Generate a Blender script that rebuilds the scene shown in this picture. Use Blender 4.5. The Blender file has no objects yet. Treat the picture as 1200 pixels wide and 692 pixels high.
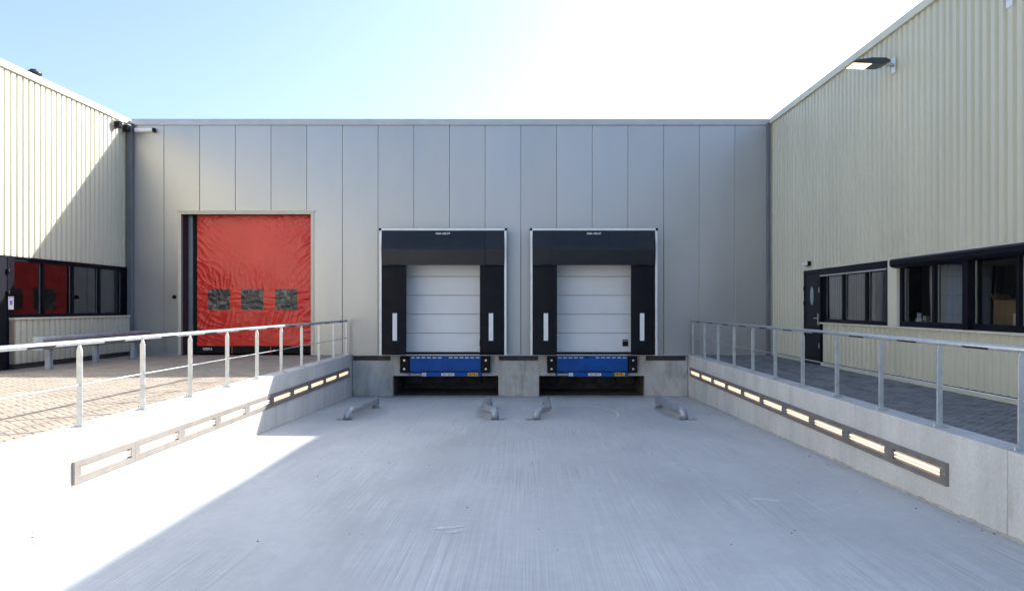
import bpy, math, random
from mathutils import Vector, noise
random.seed(7)
S = bpy.context.scene
C = S.collection

# ------------------------------------------------------------------ camera, sky, sun, exposure
CAM_D, CAM_Z = 21.34, 1.37
cam = bpy.data.cameras.new('camera')
cam.sensor_width = 36.0
cam.lens = 26.7
cam.shift_x = -0.015
cam.shift_y = 0.0105
cam.clip_start = 0.1
cam.clip_end = 2000
cam_o = bpy.data.objects.new('camera', cam)
C.objects.link(cam_o)
cam_o.location = (0, -CAM_D, CAM_Z)
cam_o.rotation_euler = (math.radians(90), 0, 0)
S.camera = cam_o

SUN = Vector((1.398, 1.0, 1.0)).normalized()
w = bpy.data.worlds.new('World')
S.world = w
w.use_nodes = True
nt = w.node_tree
bg = nt.nodes['Background']
sky = nt.nodes.new('ShaderNodeTexSky')
sky.sky_type = 'NISHITA'
sky.sun_disc = False
sky.sun_elevation = math.asin(SUN.z)
sky.sun_rotation = math.atan2(SUN.x, SUN.y)
sky.altitude = 0
sky.air_density = 1.0
sky.dust_density = 3.0
sky.ozone_density = 5.0
hs = nt.nodes.new('ShaderNodeHueSaturation')          # thin summer haze: a paler sky all round
hs.inputs['Saturation'].default_value = 0.86
nt.links.new(sky.outputs[0], hs.inputs['Color'])
nt.links.new(hs.outputs[0], bg.inputs[0])
bg.inputs[1].default_value = 0.083

sl = bpy.data.lights.new('sun', 'SUN')
sl.energy = 2.9
sl.angle = math.radians(0.5)
sl.color = (1.0, 0.955, 0.885)
so = bpy.data.objects.new('sun', sl)
C.objects.link(so)
so.rotation_euler = SUN.to_track_quat('Z', 'Y').to_euler()
so.location = SUN * 60

S.view_settings.view_transform = 'Standard'
S.view_settings.look = 'None'
S.view_settings.gamma = 1
S.view_settings.use_curve_mapping = False
S.view_settings.exposure = 2.1

# ------------------------------------------------------------------ materials
M = {}

def mat(name, c1, c2=None, rough=0.6, metal=0.0, scale=4.0, stretch=(1, 1, 1), bump=0.0, bscale=60.0,
        bstretch=None, detail=6.0, lo=0.35, hi=0.65, spec=0.5, rvar=0.0, stain=None, sscale=1.2, sstretch=(1, 1, 1),
        slo=0.55, shi=0.75, emit=None, estr=0.0, island=0.0, coat=0.0, bdist=0.01, fine=0.0, fscale=150, streak=0.0, sst=(60, 0.4, 1)):
    m = bpy.data.materials.new(name)
    m.use_nodes = True
    n = m.node_tree.nodes
    l = m.node_tree.links
    b = n['Principled BSDF']
    tc = n.new('ShaderNodeTexCoord')

    def mapped(st):
        mp = n.new('ShaderNodeMapping')
        mp.inputs['Scale'].default_value = st
        l.new(tc.outputs['Object'], mp.inputs[0])
        return mp.outputs[0]

    def nz(st, sc, dt, rg=0.55):
        t = n.new('ShaderNodeTexNoise')
        t.inputs['Scale'].default_value = sc
        t.inputs['Detail'].default_value = dt
        t.inputs['Roughness'].default_value = rg
        l.new(mapped(st), t.inputs['Vector'])
        return t.outputs['Fac']

    def ramp(fac, p0, p1):
        r = n.new('ShaderNodeMapRange')
        r.inputs['From Min'].default_value = p0
        r.inputs['From Max'].default_value = p1
        l.new(fac, r.inputs['Value'])
        return r.outputs[0]

    def mix(fac, a, c, mode='MIX'):
        x = n.new('ShaderNodeMix')
        x.data_type = 'RGBA'
        x.blend_type = mode
        if isinstance(fac, float):
            x.inputs[0].default_value = fac
        else:
            l.new(fac, x.inputs[0])
        for s, v in ((6, a), (7, c)):
            if isinstance(v, tuple):
                x.inputs[s].default_value = (*v[:3], 1)
            else:
                l.new(v, x.inputs[s])
        return x.outputs[2]
    col = tuple(c1)
    if c2 is not None:
        f = ramp(nz(stretch, scale, detail), lo, hi)
        col = mix(f, tuple(c1), tuple(c2))
        if rvar:
            mr = n.new('ShaderNodeMapRange')
            mr.inputs['To Min'].default_value = max(0, rough - rvar)
            mr.inputs['To Max'].default_value = min(1, rough + rvar)
            l.new(f, mr.inputs['Value'])
            l.new(mr.outputs[0], b.inputs['Roughness'])
    if fine:
        ff = ramp(nz((1, 1, 1), fscale, 3.0), 0.3, 0.7)
        g0, g1 = 1 - fine, 1 + fine * 0.6
        fc = mix(ff, (g0, g0, g0), (g1, g1, g1))
        col = mix(1.0, col, fc, 'MULTIPLY')
    if streak:
        ff = ramp(nz(sst, 1.0, 4.0), 0.25, 0.75)
        g0, g1 = 1 - streak, 1 + streak
        pm = ramp(nz((1, 0.5, 1), 0.9, 3.0), 0.35, 0.62)
        mm = n.new('ShaderNodeMath')
        mm.operation = 'MULTIPLY_ADD'
        ce = n.new('ShaderNodeMath')
        ce.operation = 'SUBTRACT'
        l.new(ff, ce.inputs[0])
        ce.inputs[1].default_value = 0.5
        l.new(ce.outputs[0], mm.inputs[0])
        l.new(pm, mm.inputs[1])
        mm.inputs[2].default_value = 0.5
        ff = mm.outputs[0]
        col = mix(1.0, col, mix(ff, (g0, g0, g0), (g1, g1, g1)), 'MULTIPLY')
    if stain is not None:
        f2 = ramp(nz(sstretch, sscale, 7.0, 0.62), slo, shi)
        col = mix(f2, col, tuple(stain))
    if island:
        g = n.new('ShaderNodeNewGeometry')
        oi = n.new('ShaderNodeObjectInfo')
        a = n.new('ShaderNodeMath')
        a.operation = 'ADD'
        l.new(g.outputs['Random Per Island'], a.inputs[0])
        l.new(oi.outputs['Random'], a.inputs[1])
        fr = n.new('ShaderNodeMath')
        fr.operation = 'FRACT'
        l.new(a.outputs[0], fr.inputs[0])
        k0, k1 = 1 - island, 1 + island
        kc = mix(fr.outputs[0], (k0, k0 * 0.99, k0 * 0.97), (k1, k1, k1))
        col = mix(1.0, col, kc, 'MULTIPLY')
    if isinstance(col, tuple):
        b.inputs['Base Color'].default_value = (*col[:3], 1)
    else:
        l.new(col, b.inputs['Base Color'])
    if not (rvar and c2 is not None):
        b.inputs['Roughness'].default_value = rough
    b.inputs['Metallic'].default_value = metal
    b.inputs['Specular IOR Level'].default_value = spec
    if coat:
        b.inputs['Coat Weight'].default_value = coat
        b.inputs['Coat Roughness'].default_value = 0.15
    if bump:
        bp = n.new('ShaderNodeBump')
        bp.inputs['Strength'].default_value = bump
        bp.inputs['Distance'].default_value = bdist
        l.new(nz(bstretch or (1, 1, 1), bscale, 5.0), bp.inputs['Height'])
        l.new(bp.outputs[0], b.inputs['Normal'])
    if emit:
        b.inputs['Emission Color'].default_value = (*emit, 1)
        b.inputs['Emission Strength'].default_value = estr
    M[name] = m
    return m


mat('ramp_concrete', (0.49, 0.50, 0.49), (0.60, 0.605, 0.59), rough=0.8, scale=0.45, stretch=(1, 0.6, 1), bump=0.5, bscale=1.0,
    bstretch=(85, 0.7, 1), stain=(0.42, 0.42, 0.415), sscale=0.7, sstretch=(1.0, 0.35, 1), slo=0.50, shi=0.85, bdist=0.010,
    streak=0.22, sst=(70, 0.5, 1), fine=0.05, fscale=8)
mat('wall_concrete', (0.55, 0.545, 0.525), (0.66, 0.65, 0.63), rough=0.85, scale=1.3, stretch=(1, 1, 0.6), bump=0.35, bscale=45,
    stain=(0.36, 0.345, 0.315), sscale=2.3, sstretch=(1, 1, 0.45), slo=0.62, shi=0.80, fine=0.10, fscale=40, streak=0.10, sst=(1, 7, 0.35))
mat('dock_concrete', (0.40, 0.395, 0.375), (0.56, 0.545, 0.51), rough=0.85, scale=2.2, stretch=(1, 1, 0.6), bump=0.4, bscale=40,
    stain=(0.29, 0.28, 0.255), sscale=1.9, sstretch=(1.3, 1, 0.6), slo=0.50, shi=0.70, fine=0.09, fscale=24, streak=0.10, sst=(7, 1, 0.4))
mat('scuff', (0.74, 0.74, 0.72), (0.60, 0.60, 0.58), rough=0.8, scale=6, lo=0.4, hi=0.6)
mat('mortar', (0.50, 0.48, 0.44), (0.36, 0.34, 0.31), rough=0.9, scale=9, bump=0.6, bscale=50)
mat('joint_sand', (0.085, 0.078, 0.07), (0.14, 0.13, 0.115), rough=1.0, scale=20, bump=0.4)
mat('paver_tan', (0.30, 0.255, 0.21), (0.375, 0.32, 0.265), rough=0.85, scale=2.0, bump=0.3, bscale=120, island=0.09,
    stain=(0.22, 0.19, 0.165), sscale=0.7, slo=0.55, shi=0.8, fine=0.12, fscale=90)
mat('paver_grey', (0.165, 0.172, 0.18), (0.235, 0.24, 0.245), rough=0.75, scale=1.4, bump=0.3, bscale=120, island=0.2,
    stain=(0.09, 0.092, 0.096), sscale=1.6, sstretch=(2.2, 1, 1), slo=0.52, shi=0.7, fine=0.15, fscale=70)
mat('far_ground', (0.30, 0.26, 0.22), (0.37, 0.32, 0.27), rough=0.9, scale=0.5, bump=0.3)
mat('panel_grey', (0.41, 0.412, 0.42), (0.445, 0.447, 0.455), rough=0.36, metal=0.6, scale=0.7, stretch=(1, 1, 0.35), rvar=0.05,
    bump=0.08, bscale=1.0, bstretch=(45, 1, 0.3), island=0.025, bdist=0.004)
mat('panel_trim', (0.42, 0.42, 0.42), (0.47, 0.47, 0.47), rough=0.4, metal=0.5, scale=2)
mat('corner_trim', (0.13, 0.145, 0.17), (0.16, 0.175, 0.20), rough=0.45, metal=0.3, scale=2)
mat('cream_cladding', (0.52, 0.50, 0.395), (0.585, 0.565, 0.45), rough=0.42, scale=0.6, stretch=(1, 1, 0.3), rvar=0.08,
    stain=(0.46, 0.44, 0.345), sscale=0.9, sstretch=(1, 1, 0.15), slo=0.56, shi=0.9)
mat('cream_trim', (0.58, 0.55, 0.44), (0.64, 0.61, 0.50), rough=0.45, scale=1.5)
mat('brown_edge', (0.25, 0.20, 0.155), (0.32, 0.26, 0.2), rough=0.8, scale=5)
mat('frame_black', (0.004, 0.0045, 0.009), (0.007, 0.0075, 0.013), rough=0.4, scale=3, spec=0.1)
mat('door_black', (0.009, 0.010, 0.016), (0.010, 0.011, 0.017), rough=0.45, scale=2, spec=0.1)
mat('black_rubber', (0.007, 0.007, 0.008), (0.013, 0.013, 0.014), rough=0.7, scale=8, bump=0.3, bscale=80, spec=0.2)
mat('shelter_fabric', (0.007, 0.008, 0.012), (0.011, 0.012, 0.017), rough=0.5, scale=3, bump=0.12, bscale=9, spec=0.12, bdist=0.02)
mat('head_fabric', (0.007, 0.009, 0.014), (0.011, 0.013, 0.019), rough=0.33, scale=3, bump=0.10, bscale=7, spec=0.4, bdist=0.02)
mat('alu_white', (0.66, 0.67, 0.68), (0.74, 0.75, 0.76), rough=0.35, metal=0.25, scale=5)
mat('marker_white', (0.74, 0.74, 0.74), (0.80, 0.80, 0.80), rough=0.4, scale=6)
mat('door_panel', (0.70, 0.71, 0.73), (0.74, 0.75, 0.77), rough=0.42, metal=0.1, scale=1.2, bump=0.10, bscale=35, bdist=0.003)
mat('blue_steel', (0.002, 0.062, 0.28), (0.003, 0.078, 0.34), rough=0.45, spec=0.25, scale=3, bump=0.1, stain=(0.02, 0.06, 0.2), sscale=4, slo=0.62, shi=0.85)
mat('label_white', (0.72, 0.73, 0.74), (0.78, 0.78, 0.78), rough=0.5, scale=9)
mat('label_yellow', (0.75, 0.42, 0.02), (0.80, 0.47, 0.03), rough=0.5, scale=9)
mat('label_ink', (0.02, 0.02, 0.025), rough=0.5)
mat('label_red', (0.5, 0.03, 0.02), rough=0.5)
mat('sign_purple', (0.30, 0.16, 0.42), rough=0.5)
mat('galvanised', (0.46, 0.485, 0.50), (0.60, 0.62, 0.635), rough=0.42, metal=0.75, scale=11, rvar=0.10, lo=0.3, hi=0.7)
mat('galvanised_worn', (0.31, 0.345, 0.375), (0.46, 0.495, 0.52), rough=0.5, metal=0.65, scale=14, rvar=0.12,
    stain=(0.30, 0.27, 0.235), sscale=6, slo=0.6, shi=0.8, bump=0.12, bscale=30)
mat('guard_steel', (0.36, 0.40, 0.44), (0.50, 0.54, 0.58), rough=0.6, metal=0.35, scale=6, rvar=0.1)
mat('bolt_steel', (0.6, 0.6, 0.6), (0.7, 0.7, 0.7), rough=0.3, metal=0.9, scale=20)
mat('lamp_inset', (0.008, 0.008, 0.009), rough=0.5, spec=0.15)
mat('strip_frame', (0.20, 0.185, 0.172), (0.255, 0.235, 0.22), rough=0.5, metal=0.3, scale=4)
mat('strip_reflector', (0.50, 0.43, 0.36), (0.56, 0.49, 0.42), rough=0.4, scale=12)
mat('tube_glow', (0.9, 0.85, 0.75), rough=0.4, emit=(1.0, 0.70, 0.45), estr=0.32)
mat('lamp_glow', (0.9, 0.85, 0.7), rough=0.4, emit=(1.0, 0.76, 0.42), estr=0.5)
mat('lens_white', (0.75, 0.75, 0.72), rough=0.25)
mat('lamp_body', (0.035, 0.042, 0.052), (0.05, 0.057, 0.067), rough=0.4, scale=5)
mat('red_pvc', (0.70, 0.026, 0.020), (0.78, 0.036, 0.027), rough=0.26, scale=1.3, bump=0.22, bscale=12, bdist=0.02, spec=0.5)
mat('dark_steel', (0.045, 0.045, 0.05), (0.085, 0.08, 0.08), rough=0.6, metal=0.4, scale=5, stain=(0.09, 0.06, 0.045), sscale=7, slo=0.6, shi=0.75)
mat('jamb_maroon', (0.045, 0.018, 0.024), (0.06, 0.024, 0.03), rough=0.5, scale=3)
mat('jamb_steel', (0.16, 0.20, 0.24), (0.21, 0.25, 0.29), rough=0.45, metal=0.5, scale=3)
mat('interior', (0.20, 0.205, 0.21), (0.24, 0.24, 0.24), rough=0.9, scale=1)
mat('blind_cloth', (0.24, 0.30, 0.32), (0.28, 0.34, 0.36), rough=0.8, scale=4)
mat('cardboard', (0.30, 0.185, 0.10), (0.36, 0.225, 0.125), rough=0.85, scale=6)
mat('curtain_blue', (0.03, 0.10, 0.22), (0.05, 0.13, 0.27), rough=0.8, scale=6)
mat('roof_felt', (0.10, 0.10, 0.10), (0.14, 0.14, 0.14), rough=0.9, scale=3)
mat('grit', (0.10, 0.07, 0.045), (0.22, 0.19, 0.16), rough=0.9, scale=30)
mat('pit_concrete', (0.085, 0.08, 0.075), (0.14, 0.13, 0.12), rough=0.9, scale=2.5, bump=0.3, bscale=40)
mat('joint_back', (0.12, 0.12, 0.12), (0.15, 0.15, 0.15), rough=0.7, scale=2)
mat('survey_pink', (0.62, 0.16, 0.19), (0.55, 0.35, 0.34), rough=0.8, scale=20)
mat('leaf_dry', (0.16, 0.075, 0.03), rough=0.8)
mat('orange_strap', (0.6, 0.07, 0.03), rough=0.6)


def glass_mat(name, tint, boost):
    m = bpy.data.materials.new(name)
    m.use_nodes = True
    n = m.node_tree.nodes
    l = m.node_tree.links
    n.remove(n['Principled BSDF'])
    t = n.new('ShaderNodeBsdfTransparent')
    t.inputs[0].default_value = (*tint, 1)
    g = n.new('ShaderNodeBsdfGlossy')
    g.inputs['Roughness'].default_value = 0.0
    g.inputs['Color'].default_value = (0.95, 0.97, 1, 1)
    f = n.new('ShaderNodeFresnel')
    f.inputs[0].default_value = 1.5
    k = n.new('ShaderNodeMath')
    k.operation = 'MULTIPLY_ADD'
    k.use_clamp = True
    k.inputs[1].default_value = boost
    k.inputs[2].default_value = 0.02
    l.new(f.outputs[0], k.inputs[0])
    tc = n.new('ShaderNodeTexCoord')
    tx = n.new('ShaderNodeTexNoise')
    tx.inputs['Scale'].default_value = 0.9
    tx.inputs['Detail'].default_value = 0
    l.new(tc.outputs['Object'], tx.inputs['Vector'])
    bp = n.new('ShaderNodeBump')
    bp.inputs['Strength'].default_value = 0.05
    bp.inputs['Distance'].default_value = 0.05
    l.new(tx.outputs['Fac'], bp.inputs['Height'])
    l.new(bp.outputs[0], g.inputs['Normal'])
    x = n.new('ShaderNodeMixShader')
    l.new(k.outputs[0], x.inputs[0])
    l.new(t.outputs[0], x.inputs[1])
    l.new(g.outputs[0], x.inputs[2])
    l.new(x.outputs[0], n['Material Output'].inputs[0])
    M[name] = m


glass_mat('window_glass', (0.62, 0.68, 0.68), 1.7)

# crinkled clear vinyl of the red door's windows
m = bpy.data.materials.new('vinyl_window')
m.use_nodes = True
n = m.node_tree.nodes
l = m.node_tree.links
b = n['Principled BSDF']
tc = n.new('ShaderNodeTexCoord')
t1 = n.new('ShaderNodeTexNoise')
t1.inputs['Scale'].default_value = 4.5
t1.inputs['Detail'].default_value = 4
t1.inputs['Distortion'].default_value = 1.5
l.new(tc.outputs['Object'], t1.inputs['Vector'])
bp = n.new('ShaderNodeBump')
bp.inputs['Strength'].default_value = 0.9
bp.inputs['Distance'].default_value = 0.03
l.new(t1.outputs['Fac'], bp.inputs['Height'])
l.new(bp.outputs[0], b.inputs['Normal'])
r = n.new('ShaderNodeMapRange')
r.inputs['From Min'].default_value = 0.5
r.inputs['From Max'].default_value = 0.66
l.new(t1.outputs['Fac'], r.inputs['Value'])
mx = n.new('ShaderNodeMix')
mx.data_type = 'RGBA'
mx.inputs[6].default_value = (0.035, 0.037, 0.04, 1)
mx.inputs[7].default_value = (0.20, 0.19, 0.165, 1)  # pale patches: reflections on the vinyl, painted into the base colour
l.new(r.outputs[0], mx.inputs[0])
l.new(mx.outputs[2], b.inputs['Base Color'])
b.inputs['Roughness'].default_value = 0.22
M['vinyl_window'] = m

# ------------------------------------------------------------------ builders
def link(o, parent=None):
    C.objects.link(o)
    if parent is not None:
        o.parent = parent
    return o


def tag(o, label=None, cat=None, group=None, kind=None):
    if label:
        o['label'] = label
    if cat:
        o['category'] = cat
    if group:
        o['group'] = group
    if kind:
        o['kind'] = kind
    return o


def empty(name, loc=(0, 0, 0)):
    o = bpy.data.objects.new(name, None)
    o.empty_display_size = 0.1
    o.location = loc
    return link(o)


class MB:
    """collects shapes in world metres; build() makes ONE mesh object"""

    def __init__(self):
        self.v = []
        self.f = []
        self.s = []

    def add(self, vs, fs, smooth=False):
        k = len(self.v)
        self.v += [tuple(p) for p in vs]
        for f in fs:
            self.f.append(tuple(i + k for i in f))
            self.s.append(smooth)
        return self

    def box(self, x0, x1, y0, y1, z0, z1):
        x0, x1 = min(x0, x1), max(x0, x1)
        y0, y1 = min(y0, y1), max(y0, y1)
        z0, z1 = min(z0, z1), max(z0, z1)
        return self.add([(x0, y0, z0), (x1, y0, z0), (x1, y1, z0), (x0, y1, z0),
                         (x0, y0, z1), (x1, y0, z1), (x1, y1, z1), (x0, y1, z1)],
                        [(0, 3, 2, 1), (4, 5, 6, 7), (0, 1, 5, 4), (1, 2, 6, 5), (2, 3, 7, 6), (3, 0, 4, 7)])

    def prism(self, poly, axis, a, b):
        """poly: 2D points; axis 'x': (y,z) outline, 'y': (x,z), 'z': (x,y); extruded from a to b"""
        def p(q, t):
            return {'x': (t, q[0], q[1]), 'y': (q[0], t, q[1]), 'z': (q[0], q[1], t)}[axis]
        k = len(poly)
        vs = [p(q, a) for q in poly] + [p(q, b) for q in poly]
        fs = [tuple(range(k - 1, -1, -1)), tuple(range(k, 2 * k))]
        fs += [(i, (i + 1) % k, k + (i + 1) % k, k + i) for i in range(k)]
        return self.add(vs, fs)

    def tube(self, path, r, seg=16, caps=True, smooth=True):
        path = [Vector(p) for p in path]
        k = len(self.v)
        up = Vector((0, 0, 1))
        d0 = (path[1] - path[0]).normalized()
        u = d0.cross(up)
        if u.length < 1e-3:
            u = Vector((1, 0, 0))
        u.normalize()
        n_ = len(path)
        for i, p in enumerate(path):
            d = (path[min(i + 1, n_ - 1)] - path[max(i - 1, 0)]).normalized()
            u = (u - d * u.dot(d)).normalized()
            v = d.cross(u)
            for j in range(seg):
                a = 2 * math.pi * j / seg
                self.v.append(tuple(p + u * (r * math.cos(a)) + v * (r * math.sin(a))))
        for i in range(n_ - 1):
            for j in range(seg):
                j2 = (j + 1) % seg
                self.f.append((k + i * seg + j, k + i * seg + j2, k + (i + 1) * seg + j2, k + (i + 1) * seg + j))
                self.s.append(smooth)
        if caps:
            self.f.append(tuple(k + j for j in range(seg - 1, -1, -1)))
            self.s.append(False)
            self.f.append(tuple(k + (n_ - 1) * seg + j for j in range(seg)))
            self.s.append(False)
        return self

    def cyl(self, p, axis, r, h, seg=16):
        p = Vector(p)
        return self.tube([p, p + Vector(axis).normalized() * h], r, seg)

    def build(self, name, m, parent=None, bevel=0.0, segs=1):
        me = bpy.data.meshes.new(name)
        me.from_pydata(self.v, [], self.f)
        me.polygons.foreach_set('use_smooth', self.s)
        me.materials.append(M[m])
        me.update()
        o = bpy.data.objects.new(name, me)
        link(o, parent)
        if parent is not None and parent.location.length > 0:
            o.matrix_parent_inverse = parent.matrix_world.inverted() if False else o.matrix_parent_inverse
            off = Vector(parent.location)
            if parent.parent is None and parent.type == 'EMPTY':
                o.location = -off
        if bevel:
            bm = o.modifiers.new('bevel', 'BEVEL')
            bm.width = bevel
            bm.segments = segs
            bm.limit_method = 'ANGLE'
            bm.angle_limit = math.radians(40)
            bm.harden_normals = False
        return o


def rounded(path, rad, seg=5):
    """round the corners of a polyline"""
    P = [Vector(p) for p in path]
    out = [P[0]]
    for a, b, c in zip(P, P[1:], P[2:]):
        d1 = (a - b).normalized()
        d2 = (c - b).normalized()
        rr = min(rad, (a - b).length * 0.45, (c - b).length * 0.45)
        s, e = b + d1 * rr, b + d2 * rr
        for i in range(seg + 1):
            t = i / seg
            out.append(s * (1 - t) ** 2 + b * (2 * t * (1 - t)) + e * t ** 2)
    out.append(P[-1])
    return out


def holed(xs, zs, holes, y0, y1, mb=None):
    """wall slab in the xz plane from y0 (front) to y1 with rectangular holes (x0,x1,z0,z1)"""
    mb = mb or MB()
    xs = sorted(set([round(x, 4) for x in xs] + [round(h[i], 4) for h in holes for i in (0, 1) if xs[0] < h[i] < xs[-1]]))
    zs = sorted(set([round(z, 4) for z in zs] + [round(h[i], 4) for h in holes for i in (2, 3) if zs[0] < h[i] < zs[-1]]))
    nx, nz_ = len(xs), len(zs)
    solid = {}
    for i in range(nx - 1):
        for j in range(nz_ - 1):
            cx, cz = (xs[i] + xs[i + 1]) / 2, (zs[j] + zs[j + 1]) / 2
            solid[i, j] = not any(h[0] < cx < h[1] and h[2] < cz < h[3] for h in holes)
    idx = {}
    vs, fs = [], []

    def vid(i, j, k):
        if (i, j, k) not in idx:
            idx[i, j, k] = len(vs)
            vs.append((xs[i], (y0, y1)[k], zs[j]))
        return idx[i, j, k]
    for (i, j), s in solid.items():
        if not s:
            continue
        fs.append((vid(i, j, 0), vid(i + 1, j, 0), vid(i + 1, j + 1, 0), vid(i, j + 1, 0)))
        fs.append((vid(i, j, 1), vid(i, j + 1, 1), vid(i + 1, j + 1, 1), vid(i + 1, j, 1)))
        for di, dj, a, b in ((-1, 0, (i, j + 1), (i, j)), (1, 0, (i + 1, j), (i + 1, j + 1)),
                             (0, -1, (i, j), (i + 1, j)), (0, 1, (i + 1, j + 1), (i, j + 1))):
            if not solid.get((i + di, j + dj), False):
                fs.append((vid(*a, 0), vid(*a, 1), vid(*b, 1), vid(*b, 0)))
    return mb.add(vs, fs)


def text_part(body, size, loc, m, parent, rot=(math.pi / 2, 0, 0), name='lettering', ext=0.0008):
    cu = bpy.data.curves.new('lettering', 'FONT')
    cu.body = body
    cu.size = size
    cu.align_x = 'CENTER'
    cu.align_y = 'CENTER'
    cu.extrude = ext
    cu.offset = 0.0015
    t = bpy.data.objects.new('tmp_text', cu)
    C.objects.link(t)
    bpy.context.view_layer.update()
    me = bpy.data.meshes.new_from_object(t.evaluated_get(bpy.context.evaluated_depsgraph_get()))
    bpy.data.objects.remove(t)
    bpy.data.curves.remove(cu)
    me.materials.clear()
    me.materials.append(M[m])
    o = bpy.data.objects.new(name, me)
    link(o, parent)
    o.location = loc
    o.rotation_euler = rot
    return o


# ------------------------------------------------------------------ levels and layout (metres; camera axis at x = 0, warehouse front at y = 0)
XL, XR = -11.2, 6.83              # side buildings
WL, WR = -4.916, 4.51             # ramp faces of the retaining walls
WT = 0.30                         # wall thickness
H = 6.6
SL = 0.026                        # ramp slope
def ramp_z(y): return -1.17 - SL * y
BACK = -44.0
RBE = -15.6                       # near end of the right building
D = 4.115                         # spacing of the two docks
DC = (-2.30, -2.30 + D)           # dock centres

# ------------------------------------------------------------------ ground, ramp, pavers
mb = MB()
for x0, x1, y0, y1 in ((-260, WL - WT + 0.05, -260, 260), (WR + WT - 0.05, 260, -260, 260), (WL - WT + 0.05, WR + WT - 0.05, -260, BACK),
                       (WL - WT + 0.05, WR + WT - 0.05, 3.0, 260)):
    mb.add([(x0, y0, -0.03), (x1, y0, -0.03), (x1, y1, -0.03), (x0, y1, -0.03)], [(0, 1, 2, 3)])
tag(mb.build('ground', 'far_ground'), kind='structure')

NYR = 60
mb = MB()
ys = [2.4 + (BACK - 2.4) * i / NYR for i in range(NYR + 1)]
for i in range(NYR):
    y0, y1 = ys[i], ys[i + 1]
    z0, z1 = (ramp_z(min(y0, 0)), ramp_z(min(y1, 0)))
    mb.add([(WL, y0, z0), (WL, y1, z1), (WR, y1, z1), (WR, y0, z0)], [(0, 1, 2, 3)])
ramp_o = tag(mb.build('loading_ramp', 'ramp_concrete'), kind='structure')


def flat_strip(name, pts, width, m, parent, wv=0.0):
    vs, fs = [], []
    for i, (x, y) in enumerate(pts):
        a = pts[max(i - 1, 0)]
        c = pts[min(i + 1, len(pts) - 1)]
        d = Vector((c[0] - a[0], c[1] - a[1])).normalized()
        nn = Vector((-d.y, d.x))
        ww = width * (0.5 + 0.5 * abs(math.sin(math.pi * (i + 0.4) / len(pts)))) * (1 + wv * random.uniform(-1, 1)) / 2
        for s in (-1, 1):
            px, py = x + nn.x * ww * s, y + nn.y * ww * s
            vs.append((px, py, ramp_z(py) + 0.003))
        if i:
            k = 2 * i
            fs.append((k - 2, k, k + 1, k - 1))
    return MB().add(vs, fs).build(name, m, parent)


arc = []
for i in range(46):
    a = math.radians(115 - 150 * i / 45)
    arc.append((1.15 + 0.9 * math.cos(a) * 1.0, -4.0 + 1.75 * math.sin(a)))
flat_strip('scuff_mark', arc, 0.075, 'scuff', ramp_o, 0.5)
for bx, by, ln, an in ((-0.95, -13.9, 0.34, 0.3), (-0.78, -14.05, 0.22, 0.5), (2.6, -12.6, 0.3, -0.4), (-2.7, -9.3, 0.3, 0.9), (1.9, -10.4, 0.25, 0.2)):
    flat_strip('scuff_mark', [(bx + ln * q / 8 * math.cos(an) + random.uniform(-.01, .01), by + ln * q / 8 * math.sin(an)) for q in range(9)], 0.07, 'scuff', ramp_o, 0.7)


def paver_mesh(name, m, L, W, T=0.05, c=0.006, seedv=0):
    x, y = L / 2, W / 2
    vs = [(-x, -y, -T), (x, -y, -T), (x, y, -T), (-x, y, -T),
          (-x, -y, -c), (x, -y, -c), (x, y, -c), (-x, y, -c),
          (-x + c, -y + c, 0), (x - c, -y + c, 0), (x - c, y - c, 0), (-x + c, y - c, 0)]
    fs = [(0, 1, 5, 4), (1, 2, 6, 5), (2, 3, 7, 6), (3, 0, 4, 7),
          (4, 5, 9, 8), (5, 6, 10, 9), (6, 7, 11, 10), (7, 4, 8, 11), (8, 9, 10, 11)]
    me = bpy.data.meshes.new(name)
    me.from_pydata(vs, [], fs)
    me.materials.append(M[m])
    return me, vs, fs


def pavement(name, m, x0, x1, y0, y1, inview):
    """herringbone pavers laid at 45 degrees on a sand bed"""
    bed = MB()
    bed.add([(x0, y0, -0.012), (x1, y0, -0.012), (x1, y1, -0.012), (x0, y1, -0.012)], [(0, 1, 2, 3)])
    bo = tag(bed.build(name, 'joint_sand'), kind='structure')
    a = 0.106
    me, vs, fs = paver_mesh('paver', m, 2 * a - 0.005, a - 0.005)
    cs = math.cos(math.pi / 4)
    spots = []
    R = int((abs(x1 - x0) + abs(y1 - y0)) / a) + 4
    cx, cy = (x0 + x1) / 2, (y0 + y1) / 2
    for i in range(-R, R):
        for j in range(-R, R):
            t = (i - j) % 4
            if t == 0:
                p, rz = ((i + 1) * a, (j + 0.5) * a), 0
            elif t == 2:
                p, rz = ((i + 0.5) * a, (j) * a), math.pi / 2
            else:
                continue
            x, y = cx + (p[0] - p[1]) * cs, cy + (p[0] + p[1]) * cs
            if x0 <= x <= x1 and y0 <= y <= y1:
                spots.append((x, y, rz + math.pi / 4))

    spots.sort(key=lambda s: (0 if inview(s[0], s[1]) else 1, (s[0]) ** 2 + (s[1] + CAM_D) ** 2))
    near, far = spots[:290], spots[290:]

    def dz(x, y):
        return 0.006 * noise.noise(Vector((x * 0.6, y * 0.6, 3.0))) + random.uniform(-0.0022, 0.0022)
    for x, y, rz in near:
        o = bpy.data.objects.new('paver', me)
        link(o, bo)
        o.location = (x, y, dz(x, y) - 0.002)
        o.rotation_euler = (random.uniform(-.008, .008), random.uniform(-.008, .008), rz + random.uniform(-.006, .006))
    fm = MB()
    for x, y, rz in far:
        c_, s_ = math.cos(rz), math.sin(rz)
        z = dz(x, y) - 0.002
        fm.add([(x + p[0] * c_ - p[1] * s_, y + p[0] * s_ + p[1] * c_, z + p[2]) for p in vs], fs)
    tag(fm.build('paver_field', m, bo), kind='stuff')
    return bo


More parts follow.
